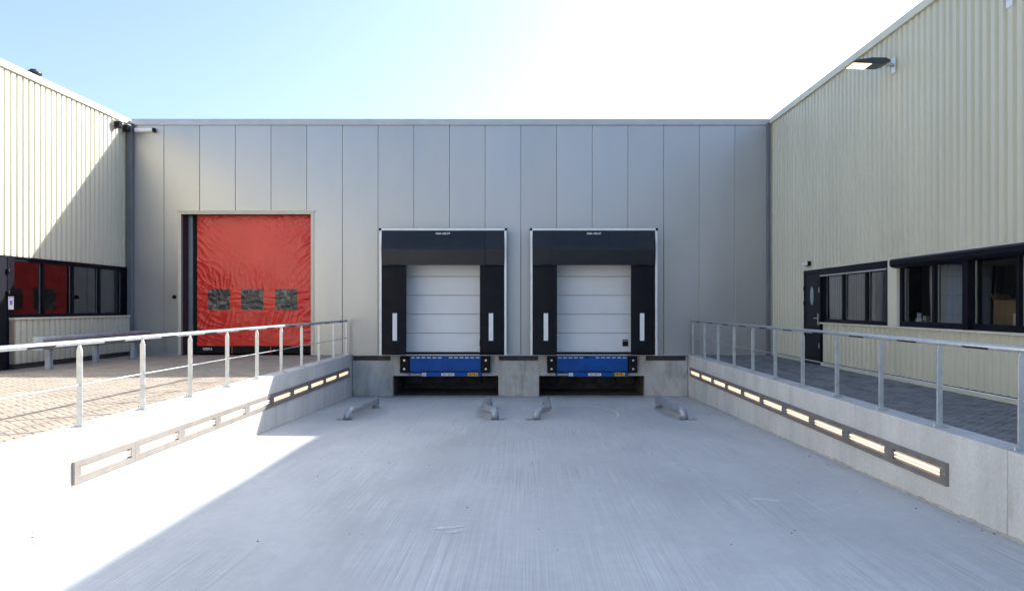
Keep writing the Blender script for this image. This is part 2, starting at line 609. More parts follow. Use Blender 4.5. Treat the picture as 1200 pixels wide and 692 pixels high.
def vis(x, y, lim):
    d = y + CAM_D
    if d < 2:
        return False
    u = 890 * x / d
    return -625 < u < 590 and d > 6.0


pavement('left_yard_pavement', 'paver_tan', -11.15, WL - WT + 0.02, -17.0, -0.02, lambda x, y: vis(x, y, 0) and abs(x) > 5.25)
pavement('right_yard_pavement', 'paver_grey', WR + WT - 0.02, XR - 0.02, -17.0, -0.02, lambda x, y: vis(x, y, 0) and x > 4.85)

# ------------------------------------------------------------------ retaining walls of the ramp
def retaining_wall(name, label, xf, sgn):
    t = tag(empty(name, (xf, 0, 0)), label, 'wall')
    joints = [-0.012, -7.1, -14.2, -21.3, -28.4, -35.5, -42.6]
    for a, b in zip(joints, joints[1:]):
        y0, y1 = a - 0.005, b + 0.005
        mb = MB()
        n_ = 6
        x0, x1 = xf, xf + sgn * WT
        for i in range(1):
            zb0, zb1 = ramp_z(y0) - 0.25, ramp_z(y1) - 0.25
            vs = [(x0, y0, zb0), (x1, y0, zb0), (x1, y1, zb1), (x0, y1, zb1), (x0, y0, 0.018), (x1, y0, 0.018), (x1, y1, 0.018), (x0, y1, 0.018)]
            fs = [(0, 1, 2, 3), (7, 6, 5, 4), (0, 4, 5, 1), (1, 5, 6, 2), (2, 6, 7, 3), (3, 7, 4, 0)]
            if sgn > 0:
                fs = [tuple(reversed(f)) for f in fs]
            mb.add(vs, fs)
        mb.build('wall_segment', 'wall_concrete', t, bevel=0.012, segs=2)
    # ragged mortar left along the foot
    vs, fs = [], []
    N = 420
    for i in range(N + 1):
        y = -0.05 - 25.0 * i / N
        h = 0.025 + 0.03 * max(0, noise.noise(Vector((y * 1.3, sgn * 5, 0)))) + 0.022 * noise.noise(Vector((y * 7, sgn * 9, 1)))
        wd = 0.02 + 0.03 * abs(noise.noise(Vector((y * 3.1, sgn * 4, 7))))
        zz = ramp_z(y)
        vs += [(xf - sgn * wd, y, zz + 0.0025), (xf - sgn * 0.006, y, zz + max(0.008, h)), (xf + sgn * 0.002, y, zz + max(0.010, h) + 0.003)]
        if i:
            k = 3 * i
            for q in (0, 1):
                f = (k - 3 + q, k + q, k + q + 1, k - 2 + q)
                fs.append(f if sgn < 0 else tuple(reversed(f)))
    MB().add(vs, fs).build('mortar_seam', 'mortar', t)
    return t


retaining_wall('retaining_wall', 'sunlit pale concrete retaining wall below the yard with the red door', WL, -1)
rw = retaining_wall('retaining_wall', 'shaded grey concrete retaining wall below the yard with the black door', WR, 1)

MB().box(WR - 0.0035, WR - 0.0005, -0.10, -0.13, -1.13, -0.99).box(WR - 0.0035, WR - 0.0005, -0.13, -0.22, -1.13, -1.11).build('paint_mark', 'survey_pink', rw)

# ------------------------------------------------------------------ recessed strip lights
def strip_light(label, xf, sgn, y_far, y_near):
    t = tag(empty('strip_light', (xf, 0, 0)), label, 'light', 'strip lights along the ramp walls')
    n_ = 10
    L = (y_far - y_near) / n_
    zt, zb = -0.312, -0.555
    zc = (zt + zb) / 2
    x_in = xf - sgn * 0.036
    for i in range(n_):
        ya = y_far - i * L - 0.0015
        yb = y_far - (i + 1) * L + 0.0015
        oa, ob = ya - 0.085, yb + 0.085
        fm = MB()
        fm.box(xf, x_in, ya, yb, zc + 0.058, zt)
        fm.box(xf, x_in, ya, yb, zb, zc - 0.058)
        fm.box(xf, x_in, ya, oa, zc - 0.058, zc + 0.058)
        fm.box(xf, x_in, ob, yb, zc - 0.058, zc + 0.058)
        fr = fm.build('lamp_frame', 'strip_frame', t)
        off = Vector((-xf, 0, 0))
        MB().box(xf - sgn * 0.001, xf - sgn * 0.006, oa, ob, zc - 0.058, zc + 0.058).build('reflector', 'strip_reflector', fr)
        for dz_, tr_ in ((0.018, 0.014), (-0.024, 0.010)):
            MB().tube([(xf - sgn * 0.022, oa - 0.045, zc + dz_), (xf - sgn * 0.022, ob + 0.045, zc + dz_)], tr_, 10).build('tube', 'tube_glow', fr)
        for y0, y1 in ((oa, oa - 0.043), (ob + 0.043, ob)):
            MB().box(xf - sgn * 0.007, xf - sgn * 0.034, y0, y1, zc - 0.045, zc + 0.045).build('lamp_holder', 'strip_frame', fr, bevel=0.004)
        for y in (ya - 0.03, yb + 0.03):
            MB().cyl((x_in, y, zc), (-sgn, 0, 0), 0.008, 0.003, 8).build('screw', 'bolt_steel', fr)


strip_light('row of ten strip lamps in the sunlit retaining wall', WL, -1, -0.50, -13.15)
strip_light('row of ten glowing strip lamps in the shaded retaining wall', WR, 1, -0.40, -13.22)

# ------------------------------------------------------------------ railings
def railing(label, xr, side, n_posts, y_first, sp):
    """side: direction towards the ramp"""
    t = tag(empty('railing', (xr, 0, 0.018)), label, 'railing', 'railings on the ramp walls')
    zb, zr, r = 0.018, 0.965, 0.030
    yl = y_first - sp * (n_posts - 1)
    MB().tube([(xr, y_first + 0.04, zr), (xr, yl - 0.04, zr)], r, 20).build('handrail', 'galvanised', t)
    MB().tube([(xr, y_first + 0.01, 0.49), (xr, yl - 0.01, 0.49)], 0.0075, 8).build('middle_rod', 'galvanised', t)
    for i in range(n_posts):
        y = y_first - i * sp
        hw, th = 0.031, 0.011
        top = zr - r + 0.004
        pp = MB().prism([(xr - hw, zb + 0.012), (xr + hw, zb + 0.012), (xr + hw, top - 0.075), (xr + 0.009, top), (xr - 0.009, top), (xr - hw, top - 0.075)],
                        'y', y - th, y + th)
        pp.box(xr - 0.004, xr + 0.004, y + th, y + th + 0.028, zb + 0.012, top - 0.08)
        po = pp.build('post', 'galvanised', t, bevel=0.002)
        bp_ = MB().box(xr - 0.075, xr + 0.075, y - 0.05, y + 0.06, zb, zb + 0.012).build('base_plate', 'galvanised', po, bevel=0.002)
        for s in (-1, 1):
            MB().tube([(xr + s * 0.055, y, zb + 0.012), (xr + s * 0.055, y, zb + 0.035)], 0.011, 6, smooth=False).build('bolt', 'bolt_steel', po)
        if i < n_posts - 1:
            yc = y - sp / 2
            R2 = r + 0.0012
            vs, fs = [], []
            q = 7
            for k in range(q):
                a = math.radians(-18 - 78 * k / (q - 1))
                for rr in (R2, R2 - 0.012):
                    sl_ = 0.03 * (k / (q - 1))
                    for yy in (yc - 0.235 + sl_ * 0.6, yc + 0.235 - sl_ * 0.6):
                        vs.append((xr + side * rr * math.cos(a), yy, zr + rr * math.sin(a)))
            for k in range(q - 1):
                b0, b1 = 4 * k, 4 * (k + 1)
                fs += [(b0, b0 + 1, b1 + 1, b1), (b0 + 2, b1 + 2, b1 + 3, b0 + 3), (b0, b1, b1 + 2, b0 + 2), (b0 + 1, b0 + 3, b1 + 3, b1 + 1)]
            e = 4 * (q - 1)
            fs += [(0, 2, 3, 1), (e, e + 1, e + 3, e + 2)]
            MB().add(vs, fs).build('lamp_inset', 'lamp_inset', t)


railing('galvanised railing beside the sunlit tan paving and red door', -5.02, 1, 15, -0.27, 1.395)
railing('galvanised railing beside the shaded grey paving and black door', 4.61, -1, 15, -0.20, 1.405)

# ------------------------------------------------------------------ grey warehouse
wh = tag(empty('warehouse', (0, 0, 0)), 'grey metal panelled warehouse with a red door and two loading docks', 'building')
RD = (-9.71, -6.07, -0.03, 3.95)                       # red door opening
DO = [(c - 1.16, c + 1.16, -0.03, 2.76) for c in DC]    # dock openings
holes = [RD] + DO
pw = (XR - XL) / 18.0
PY, PT = -0.03, 0.10
for i in range(18):
    x0, x1 = XL + i * pw + 0.004, XL + (i + 1) * pw - 0.004
    hs = [h for h in holes if h[0] < x1 and h[1] > x0]
    holed([x0, x1], [0.0, 6.47], hs, PY, PY + PT).build('wall_panel', 'panel_grey', wh, bevel=0.007, segs=2)
# dark backing behind the joints
holed([XL, XR], [0.0, 6.45], holes, 0.075, 0.13).build('backing', 'joint_back', wh)
MB().prism([(-0.075, 6.44), (-0.075, 6.60), (-0.06, 6.612), (0.30, 6.612), (0.30, 6.50), (0.071, 6.50), (0.071, 6.472), (-0.032, 6.472), (-0.032, 6.44)], 'x', XL + 0.11, XR - 0.06).build('roof_trim', 'panel_trim', wh, bevel=0.004)
MB().box(XL + 0.055, XL + 0.17, -0.20, -0.034, -0.0, 6.48).build('corner_trim', 'corner_trim', wh, bevel=0.004)
MB().box(XR - 0.13, XR - 0.055, -0.16, -0.034, -0.0, 6.48).build('corner_trim', 'corner_trim', wh, bevel=0.004)
MB().box(XL + 0.18, RD[0] - 0.09, -0.05, -0.032, 0.0, 0.05).box(RD[1] + 0.09, WL, -0.05, -0.032, 0.0, 0.05).build('base_trim', 'panel_trim', wh)
MB().box(WR, XR - 0.14, -0.05, -0.032, 0.0, 0.05).build('base_trim', 'panel_trim', wh)
MB().box(WL + 0.003, WR - 0.003, -0.052, -0.032, -0.012, 0.022).build('drip_trim', 'panel_trim', wh)
# roof, back and floor closing the hall
sh = MB()
sh.box(XL, XR, 0.13, 22, 6.40, 6.50)
sh.box(XL, XR, 22, 22.2, -0.02, 6.50)
sh.box(XL - 0.1, XL, 0.131, 22, -1.5, 6.50)
sh.box(XR, XR + 0.1, 0.131, 22, -1.5, 6.50)
sh.box(XL, XR, 2.45, 2.5, -1.6, 0.0)
sh.build('roof', 'roof_felt', wh)

# --- the red roll-up door
rd = MB()
rd.box(RD[0] - 0.085, RD[0], PY - 0.022, PY - 0.001, 0.0, RD[3] + 0.085)
rd.box(RD[1], RD[1] + 0.085, PY - 0.022, PY - 0.001, 0.0, RD[3] + 0.085)
rd.box(RD[0], RD[1], PY - 0.022, PY - 0.001, RD[3], RD[3] + 0.085)
rd.box(RD[0] - 0.12, RD[1] + 0.12, PY - 0.04, PY - 0.0225, RD[3] + 0.07, RD[3] + 0.10)
rdo = rd.build('roll_up_door', 'cream_trim', wh)
MB().box(RD[0] - 0.02, RD[0] + 0.005, PY + PT + 0.0, 0.42, 0.0, RD[3]).box(RD[0] + 0.005, RD[0] + 0.035, 0.30, 0.42, 0, RD[3]).build('reveal', 'jamb_maroon', rdo)
MB().box(RD[1] - 0.005, RD[1] + 0.02, PY + PT, 0.42, 0.0, RD[3]).build('reveal', 'jamb_maroon', rdo)
MB().box(RD[0] + 0.04, RD[0] + 0.17, 0.31, 0.45, 0.0, RD[3]).build('guide_rail', 'jamb_steel', rdo, bevel=0.01)
MB().box(RD[0] + 0.172, RD[0] + 0.40, 0.36, 0.46, 0.0, RD[3]).build('guide_rail', 'black_rubber', rdo)
MB().box(RD[1] - 0.05, RD[1] - 0.006, 0.30, 0.44, 0.0, RD[3]).build('guide_rail', 'black_rubber', rdo)
MB().box(RD[0], RD[1], 0.46, 0.56, RD[3] - 0.05, RD[3] + 0.6).box(RD[0] - 0.02, RD[1] + 0.02, 0.07, 0.46, RD[3] + 0.001, RD[3] + 0.03).build('header_box', 'jamb_maroon', rdo)
cx0, cx1, cz0, cz1 = RD[0] + 0.29, RD[1] - 0.02, 0.23, RD[3] + 0.02
CY = 0.33
wins = []
for px in (257, 296, 336):
    wx = (px - 618) / 890 * (CAM_D + CY)
    wins.append((wx - 0.315, wx + 0.315, 1.27, 1.86))


def ridge(p):
    return 1.0 - 2.0 * abs(noise.noise(p))


def folds(x, z, ang, freq, seed):
    """creases running along direction ang (radians from horizontal)"""
    wx = x + 0.10 * noise.noise(Vector((x * 2.1, z * 2.1, seed)))
    wz = z + 0.10 * noise.noise(Vector((x * 2.1, z * 2.1, seed + 9)))
    al = wx * math.cos(ang) + wz * math.sin(ang)
    ac = -wx * math.sin(ang) + wz * math.cos(ang)
    return ridge(Vector((al * 1.6, ac * freq, seed))) ** 2 - 0.35


def pvc_y(x, z):
    u = (x - cx0) / (cx1 - cx0)
    v = (z - cz0) / (cz1 - cz0)
    e = min(u, 1 - u)
    h = 0.035 * math.sin(math.pi * v) * math.sin(math.pi * u)          # slight belly
    sgn_ = 1 if u < 0.5 else -1
    patch = 0.35 + 1.3 * max(0.0, 0.4 + noise.noise(Vector((x * 1.3, z * 1.1, 21))))
    edge = math.exp(-e * 7.0)
    up = -0.75 if v > 0.45 else -0.35
    h += 0.026 * edge * patch * folds(x, z, sgn_ * up, 6.5, 2.0 + sgn_)
    zc = 1.56
    dz = z - zc
    below = math.exp(-((dz + 0.55) / 0.42) ** 2)
    above = math.exp(-((dz - 0.50) / 0.38) ** 2)
    fan = math.pi / 2 - (u - 0.5) * 1.1
    h += 0.018 * below * patch * folds(x, z, fan, 5.5, 11.0)
    h += 0.013 * above * patch * folds(x, z, math.pi - fan, 6.0, 14.0)
    h += 0.014 * math.exp(-(dz / 0.30) ** 2) * folds(x, z, 0.05, 8.0, 17.0)
    h += 0.010 * math.exp(-(1 - v) * 10) * folds(x, z, 0.9 * sgn_, 8.0, 23.0)
    h += 0.012 * noise.noise(Vector((x * 1.6, z * 1.9, 7))) + 0.0035 * patch * noise.noise(Vector((x * 9 + 2 * z, z * 10 - 3 * x, 3)))
    return CY - h


def pvc_patch(x0, x1, z0, z1, nx, nz_, off, holes_=()):
    vs, fs = [], []
    for j in range(nz_ + 1):
        for i in range(nx + 1):
            x, z = x0 + (x1 - x0) * i / nx, z0 + (z1 - z0) * j / nz_
            vs.append((x, pvc_y(x, z) - off, z))
    for j in range(nz_):
        for i in range(nx):
            k = j * (nx + 1) + i
            fs.append((k, k + 1, k + nx + 2, k + nx + 1))
    return MB().add(vs, fs, True)


pvc_patch(cx0, cx1, cz0, cz1, 190, 210, 0.0).build('curtain', 'red_pvc', rdo)
for wv_ in wins:
    pvc_patch(*wv_, 30, 28, 0.004).build('vinyl_window', 'vinyl_window', rdo)
MB().box(cx0 - 0.01, cx1, CY - 0.045, CY + 0.05, 0.03, cz0 + 0.01).build('bottom_bar', 'black_rubber', rdo, bevel=0.01, segs=2)
lb = MB()
for k, (a, b_, z0, z1) in enumerate([(0.0, 0.20, 0.155, 0.185), (0.01, 0.19, 0.12, 0.135), (0.225, 0.26, 0.12, 0.185)]):
    lb.box(cx0 + 0.18 + a, cx0 + 0.18 + b_, CY - 0.048, CY - 0.0455, z0, z1)
lb.build('label', 'label_white', rdo)
for x in (-8.42, -7.32):
    MB().box(x, x + 0.025, CY - 0.05, CY - 0.0455, 0.02, 0.22).build('strap', 'orange_strap', rdo)
# wall switch
MB().cyl((-9.90, PY, 1.63), (0, -1, 0), 0.055, 0.035, 20).cyl((-9.90, PY - 0.035, 1.63), (0, -1, 0), 0.035, 0.04, 16).build('push_button', 'black_rubber', wh)

# --- dock doors
for k, c in enumerate(DC):
    fr = MB()
    fr.box(c - 1.16, c - 1.12, 0.075, 0.30, 0, 2.74).box(c + 1.12, c + 1.16, 0.075, 0.30, 0, 2.74)
    do = fr.build('sectional_door', 'dark_steel', wh)
    zs_ = [0.075, 0.613, 1.146, 1.678, 2.21, 2.745]
    for a, b_ in zip(zs_, zs_[1:]):
        MB().box(c - 1.118, c + 1.118, 0.10, 0.14, a + 0.004, b_ - 0.004).build('door_section', 'door_panel', do, bevel=0.010, segs=2)
    MB().box(c - 1.118, c + 1.118, 0.115, 0.16, 0.02, 0.078).box(c - 1.118, c + 1.118, 0.142, 0.16, 0.078, 2.74).build('rubber_seal', 'black_rubber', do)
    dx = 0.0
    xs0 = c + 0.87 if k == 1 else c + 0.95
    MB().box(xs0, xs0 + 0.16, 0.085, 0.0995, 0.24, 0.43).build('door_handle', 'black_rubber', do, bevel=0.004)  # black brand sign plate on the dock door, carries the lettering
    text_part('ASSA ABLOY', 0.024, (xs0 + 0.085, 0.0845, 0.39), 'label_white', do)

# ------------------------------------------------------------------ dock front wall of concrete with its pits
dw = tag(empty('dock_wall', (0, 0, 0)), 'stained concrete dock wall with two dark pits under the blue levellers', 'wall')
pits = [(c - 1.485, c + 1.485, -1.40, -0.584) for c in DC]
notch = [(WL + 0.02, -3.84, -0.155, -0.02), (-0.80, 0.305, -0.155, -0.02), (3.33, WR - 0.05, -0.155, -0.02)]
lev = [(c - 1.02, c + 1.02, -0.60, 0.2) for c in DC]
holed([WL + 0.002, WR - 0.002], [-1.30, -0.004], pits + notch + lev, 0.0, 0.25).build('wall_face', 'dock_concrete', dw, bevel=0.010, segs=2)
for n0 in notch:
    MB().box(n0[0] - 0.03, n0[1] + 0.03, 0.07, 0.12, n0[2] - 0.02, n0[3] - 0.002).box(n0[0] + 0.002, n0[1] - 0.002, 0.012, 0.07, n0[2] + 0.002, n0[2] + 0.03).build('steel_edge', 'dark_steel', dw)
for c in DC:
    p0, p1 = c - 1.485, c + 1.485
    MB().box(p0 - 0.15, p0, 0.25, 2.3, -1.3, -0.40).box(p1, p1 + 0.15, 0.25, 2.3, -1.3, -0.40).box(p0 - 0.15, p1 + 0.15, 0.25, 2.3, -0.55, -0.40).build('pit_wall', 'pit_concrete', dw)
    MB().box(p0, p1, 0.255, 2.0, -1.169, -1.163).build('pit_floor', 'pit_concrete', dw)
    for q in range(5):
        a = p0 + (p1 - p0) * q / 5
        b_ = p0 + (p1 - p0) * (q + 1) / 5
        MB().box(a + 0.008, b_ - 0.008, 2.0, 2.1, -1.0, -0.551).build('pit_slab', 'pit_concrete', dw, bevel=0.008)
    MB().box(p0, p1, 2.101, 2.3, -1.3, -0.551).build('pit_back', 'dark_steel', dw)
MB().box(WL + 0.01, WR - 0.01, -0.028, -0.0005, -1.169, -1.163).build('joint_filler', 'black_rubber', dw)
# formwork tie plugs
for x, z in ((-4.66, -0.80), (-4.0, -0.80), (-0.42, -0.82), (0.06, -0.80), (3.6, -0.80), (4.28, -0.80)):
    MB().cyl((x, 0.0, z), (0, -1, 0), 0.042, 0.004, 18).build('tie_plug', 'dock_concrete', dw)

# ------------------------------------------------------------------ levellers, bumpers, shelters
def curve_sheet(x0, x1, prof, th, nx=1):
    """sheet through a (y,z) profile with thickness th towards the wall"""
    k = len(prof)
    out = [(y, z) for y, z in prof] + [(y + th, z) for y, z in reversed(prof)]
    return MB().prism(out, 'x', x0, x1)


for k, c in enumerate(DC):
    side = 'nearer the red door' if k == 0 else 'nearer the black door'
    lx0, lx1 = c - 1.0, c + 1.0
    lv = tag(empty('dock_leveller', (c, -0.05, -0.6)), 'blue steel dock leveller in the loading bay ' + side, 'dock leveller', 'dock levellers')
    MB().prism([(-0.075, -0.445), (-0.075, -0.06), (-0.055, -0.035), (0.05, -0.035), (0.05, -0.445)], 'x', lx0 + 0.005, lx1 - 0.005).build('lip_plate', 'blue_steel', lv, bevel=0.004)
    MB().box(lx0 - 0.015, lx1 + 0.015, -0.075, 0.10, -0.598, -0.475).build('front_beam', 'blue_steel', lv, bevel=0.006)
    MB().box(lx0 - 0.01, lx1 + 0.01, 0.02, 0.09, -0.475, 0.0).build('frame_plate', 'dark_steel', lv)
    for s in (-0.755, 0.73):
        MB().box(c + s - 0.06, c + s + 0.06, -0.090, -0.0755, -0.47, -0.415).build('lip_keeper', 'blue_steel', lv, bevel=0.004)
    tp = MB().box(lx0, lx1, -0.045, 0.09, -0.034, 0.012)
    tp.build('top_plate', 'blue_steel', lv)
    for i in range(13):
        if i == 6:
            continue
        x = lx0 + 0.09 + i * (1.82 / 12)
        MB().box(x - 0.05, x + 0.05, -0.0775, -0.0752, -0.082, -0.055).build('hinge_slot', 'galvanised' if random.random() < 0.8 else 'black_rubber', lv)
    MB().box(lx0 + 0.03, lx0 + 0.32, -0.0775, -0.0752, -0.562, -0.522).build('warning_label', 'label_yellow', lv)
    MB().box(lx0 + 0.345, lx0 + 0.465, -0.0775, -0.0752, -0.585, -0.492).build('type_plate', 'label_white', lv)
    bl = MB().box(c - 0.11, c + 0.25, -0.0775, -0.0752, -0.575, -0.50).build('brand_label', 'label_white', lv)
    text_part('ASSA ABLOY', 0.052, (c + 0.07 - c, -0.0785 + 0.05, -0.5375 + 0.6), 'label_ink', lv)
    MB().box(c + 0.63, c + 0.92, -0.0775, -0.0752, -0.58, -0.492).build('warning_label', 'label_yellow', lv)
    ik = MB()
    for (a, b_, z0, z1) in ((0.665, 0.70, -0.53, -0.505), (0.70, 0.735, -0.57, -0.52), (0.755, 0.80, -0.545, -0.51), (0.815, 0.84, -0.57, -0.505), (0.86, 0.90, -0.555, -0.53)):
        ik.box(c + a, c + b_, -0.0788, -0.0776, z0, z1)
    for i in range(9):
        ik.box(lx0 + 0.05 + i * 0.029, lx0 + 0.068 + i * 0.029, -0.0788, -0.0776, -0.548, -0.536)
    for i in range(3):
        ik.box(lx0 + 0.36, lx0 + 0.45, -0.0788, -0.0776, -0.575 + i * 0.026, -0.568 + i * 0.026)
    ik.build('label_print', 'label_ink', lv)
    MB().box(c + 0.645, c + 0.672, -0.0788, -0.0776, -0.55, -0.51).build('label_print', 'label_red', lv)

    for s, where in ((-1, 'left' if False else 0), (1, 1)):
        x0, x1 = (lx0 - 0.26, lx0 - 0.018) if s < 0 else (lx1 + 0.018, lx1 + 0.26)
        nb = ['between the sunlit wall and the blue leveller', 'between the blue leveller and the middle pier', 'between the middle pier and the blue leveller', 'between the blue leveller and the shaded wall'][2 * k + (0 if s < 0 else 1)]
        bu = tag(empty('dock_bumper', ((x0 + x1) / 2, 0, -0.49)), 'black rubber dock bumper with two bolts ' + nb, 'bumper', 'dock bumpers')
        MB().box(x0, x1, -0.13, -0.001, -0.49, -0.022).build('rubber_block', 'black_rubber', bu, bevel=0.012, segs=2)
        for z in (-0.14, -0.38):
            bt = MB()
            bt.tube([((x0 + x1) / 2, -0.1295, z), ((x0 + x1) / 2, -0.136, z)], 0.03, 16, smooth=False)
            bt.tube([((x0 + x1) / 2, -0.136, z), ((x0 + x1) / 2, -0.148, z)], 0.018, 6, smooth=False)
            bt.build('bolt', 'bolt_steel', bu)

    # ---- shelter
    FY = -0.62
    hw = 1.735
    sd = tag(empty('dock_shelter', (c, 0, 0.04)), 'black curtain dock shelter with white frame on the bay ' + side, 'dock shelter', 'dock shelters')
    for s in (-1, 1):
        xo = c + s * hw
        MB().box(xo, xo - s * 0.062, FY - 0.02, FY + 0.03, 0.035, 3.43).build('frame_profile', 'alu_white', sd, bevel=0.006)
        MB().box(xo - s * 0.004, xo - s * 0.03, FY + 0.031, PY - 0.002, 0.035, 3.43).build('side_skirt', 'shelter_fabric', sd)
        MB().box(xo + s * 0.015, xo - s * 0.05, FY - 0.024, FY + 0.05, 3.432, 3.497).build('corner_cap', 'black_rubber', sd, bevel=0.006)
        # side curtain: slightly bowed flap
        xi = c + s * 1.005
        xa = xo - s * 0.064
        vs, fs = [], []
        nX, nZ = 14, 24
        for q in (0, 1):
            for j in range(nZ + 1):
                z = 0.045 + (2.50 - 0.045) * j / nZ
                for i in range(nX + 1):
                    f = i / nX
                    x = xa + (xi - xa) * f
                    y = FY - 0.005 - 0.028 * math.sin(f * math.pi * 0.75) - 0.010 * f * noise.noise(Vector((s * 3 + k, z * 1.3, 1))) + q * 0.012
                    vs.append((x, y, z))
        st = (nX + 1) * (nZ + 1)
        for j in range(nZ):
            for i in range(nX):
                a = j * (nX + 1) + i
                f0 = (a, a + 1, a + nX + 2, a + nX + 1)
                fs.append(f0 if s < 0 else tuple(reversed(f0)))
                f1 = tuple(st + v for v in f0)
                fs.append(tuple(reversed(f1)) if s < 0 else f1)
        for i in range(nX):
            for base in (0, nZ * (nX + 1)):
                fs.append((base + i, base + i + 1, st + base + i + 1, st + base + i))
        for j in range(nZ):
            for base in (0, nX):
                a = j * (nX + 1) + base
                fs.append((a, a + nX + 1, st + a + nX + 1, st + a))
        MB().add(vs, fs, True).build('side_curtain', 'shelter_fabric', sd)
        ysx = FY - 0.050
        MB().box(c + s * 1.31 - 0.06, c + s * 1.31 + 0.06, ysx, ysx + 0.012, 0.435, 1.18).build('guide_strip', 'marker_white', sd, bevel=0.003)
        tk = MB()
        for q in range(2):
            tk.box(c + s * 1.31 - 0.018 + q * 0.032, c + s * 1.31 - 0.014 + q * 0.032, ysx - 0.002, ysx, 0.44, 1.175)
        tk.build('guide_strip_edge', 'alu_white', sd)
        # corner flap behind the head curtain
        MB().prism([(FY - 0.022, 2.49), (FY - 0.010, 2.49), (FY - 0.075, 2.92), (FY + 0.022, 3.425), (FY + 0.010, 3.425), (FY - 0.087, 2.92)], 'x', min(xa, c + s * 1.0), max(xa, c + s * 1.0)).build('corner_flap', 'head_fabric', sd)
    MB().box(c - hw + 0.052, c + hw - 0.052, FY - 0.022, FY + 0.03, 3.432, 3.492).build('frame_profile', 'alu_white', sd, bevel=0.006)
    MB().box(c - hw + 0.02, c + hw - 0.02, FY + 0.031, PY - 0.002, 3.455, 3.485).build('roof_sheet', 'shelter_fabric', sd)
    prof = []
    for i in range(17):
        f = i / 16
        z = 3.428 - f * (3.428 - 2.486)
        y = FY - 0.012 - 0.13 * min(1, f / 0.55) + max(0, f - 0.55) * 0.16
        prof.append((y, z))
    hc = MB()
    nxh = 1
    xs_ = [c - 1.135, c + 1.135]
    kk = len(prof)
    vs = [(x, y, z) for x in xs_ for (y, z) in prof] + [(x, y + 0.012, z) for x in xs_ for (y, z) in prof]
    fs = []
    for i in range(kk - 1):
        fs.append((i, i + 1, kk + i + 1, kk + i))
        fs.append((2 * kk + i, 3 * kk + i, 3 * kk + i + 1, 2 * kk + i + 1))
        fs.append((i, 2 * kk + i, 2 * kk + i + 1, i + 1))
        fs.append((kk + i, kk + i + 1, 3 * kk + i + 1, 3 * kk + i))
    fs.append((kk - 1, 3 * kk - 1, 4 * kk - 1, 2 * kk - 1))
    fs.append((0, kk, 3 * kk, 2 * kk))
    hc.add(vs, fs, False)
    hco = hc.build('head_curtain', 'head_fabric', sd)
    text_part('ASSA ABLOY', 0.070, (0, FY - 0.05, 3.345 - 0.04), 'label_white', sd)

# ------------------------------------------------------------------ bent pipe wheel guides
for k, c in enumerate(DC):
    for s in (-1, 1):
        where = [['beside the sunlit retaining wall', 'in front of the middle pier on the red door side'],
                 ['in front of the middle pier on the black door side', 'beside the shaded retaining wall']][k][0 if s < 0 else 1]
        xg = c + s * 1.36
        fl = s * 0.13 if abs(xg) > 2 else s * 0.24
        yf, yb, yn = -2.95, -4.75, -5.22
        g = tag(empty('wheel_guide', (xg, yf, ramp_z(yf))), 'bent galvanised pipe wheel guide ' + where, 'wheel guide', 'wheel guides on the ramp')
        hgt = 0.205
        path = [(xg + s * 0.02, yf, ramp_z(yf) + 0.01), (xg, yf - 0.0, ramp_z(yf) + hgt), (xg, yb, ramp_z(yb) + hgt),
                (xg + fl, yn, ramp_z(yn) + hgt * 0.93), (xg + fl + s * 0.02, yn - 0.05, ramp_z(yn) + 0.01)]
        MB().tube(rounded(path, 0.12, 7), 0.084, 20).build('pipe', 'galvanised_worn', g)
        for (x, y) in ((xg + s * 0.06, yf), (xg + fl + s * 0.09, yn - 0.05)):
            zz = ramp_z(y)
            pl = MB().box(x - 0.17, x + 0.17, y - 0.10, y + 0.10, zz + 0.001, zz + 0.013).build('foot_plate', 'galvanised_worn', g, bevel=0.002)
            for q in (-1, 1):
                MB().tube([(x + s * 0.13, y + q * 0.07, zz + 0.013), (x + s * 0.13, y + q * 0.07, zz + 0.036)], 0.013, 6, smooth=False).build('bolt', 'bolt_steel', g)

# ------------------------------------------------------------------ ribbed cream side buildings
def cladding(x, sgn, y0, y1, z0, z1, pitch=0.2, dep=0.042, m='cream_cladding', name='cladding', parent=None, crown=0.105, slope=0.024):
    """trapezoid sheet in plane x, crowns out towards sgn; y0 (far) to y1 (near)"""
    pts = []
    y = y0
    tr = pitch - crown - 2 * slope
    while y > y1:
        pts += [(y, 0.0), (y - tr, 0.0), (y - tr - slope, dep), (y - tr - slope - crown, dep)]
        y -= pitch
    pts = [p for p in pts if p[0] >= y1]
    vs, fs = [], []
    for yy, d in pts:
        vs += [(x + sgn * (d - dep), yy, z0), (x + sgn * (d - dep), yy, z1)]
    for i in range(len(pts) - 1):
        k = 2 * i
        f = (k, k + 2, k + 3, k + 1)
        fs.append(f if sgn < 0 else tuple(reversed(f)))
    return MB().add(vs, fs).build(name, m, parent)


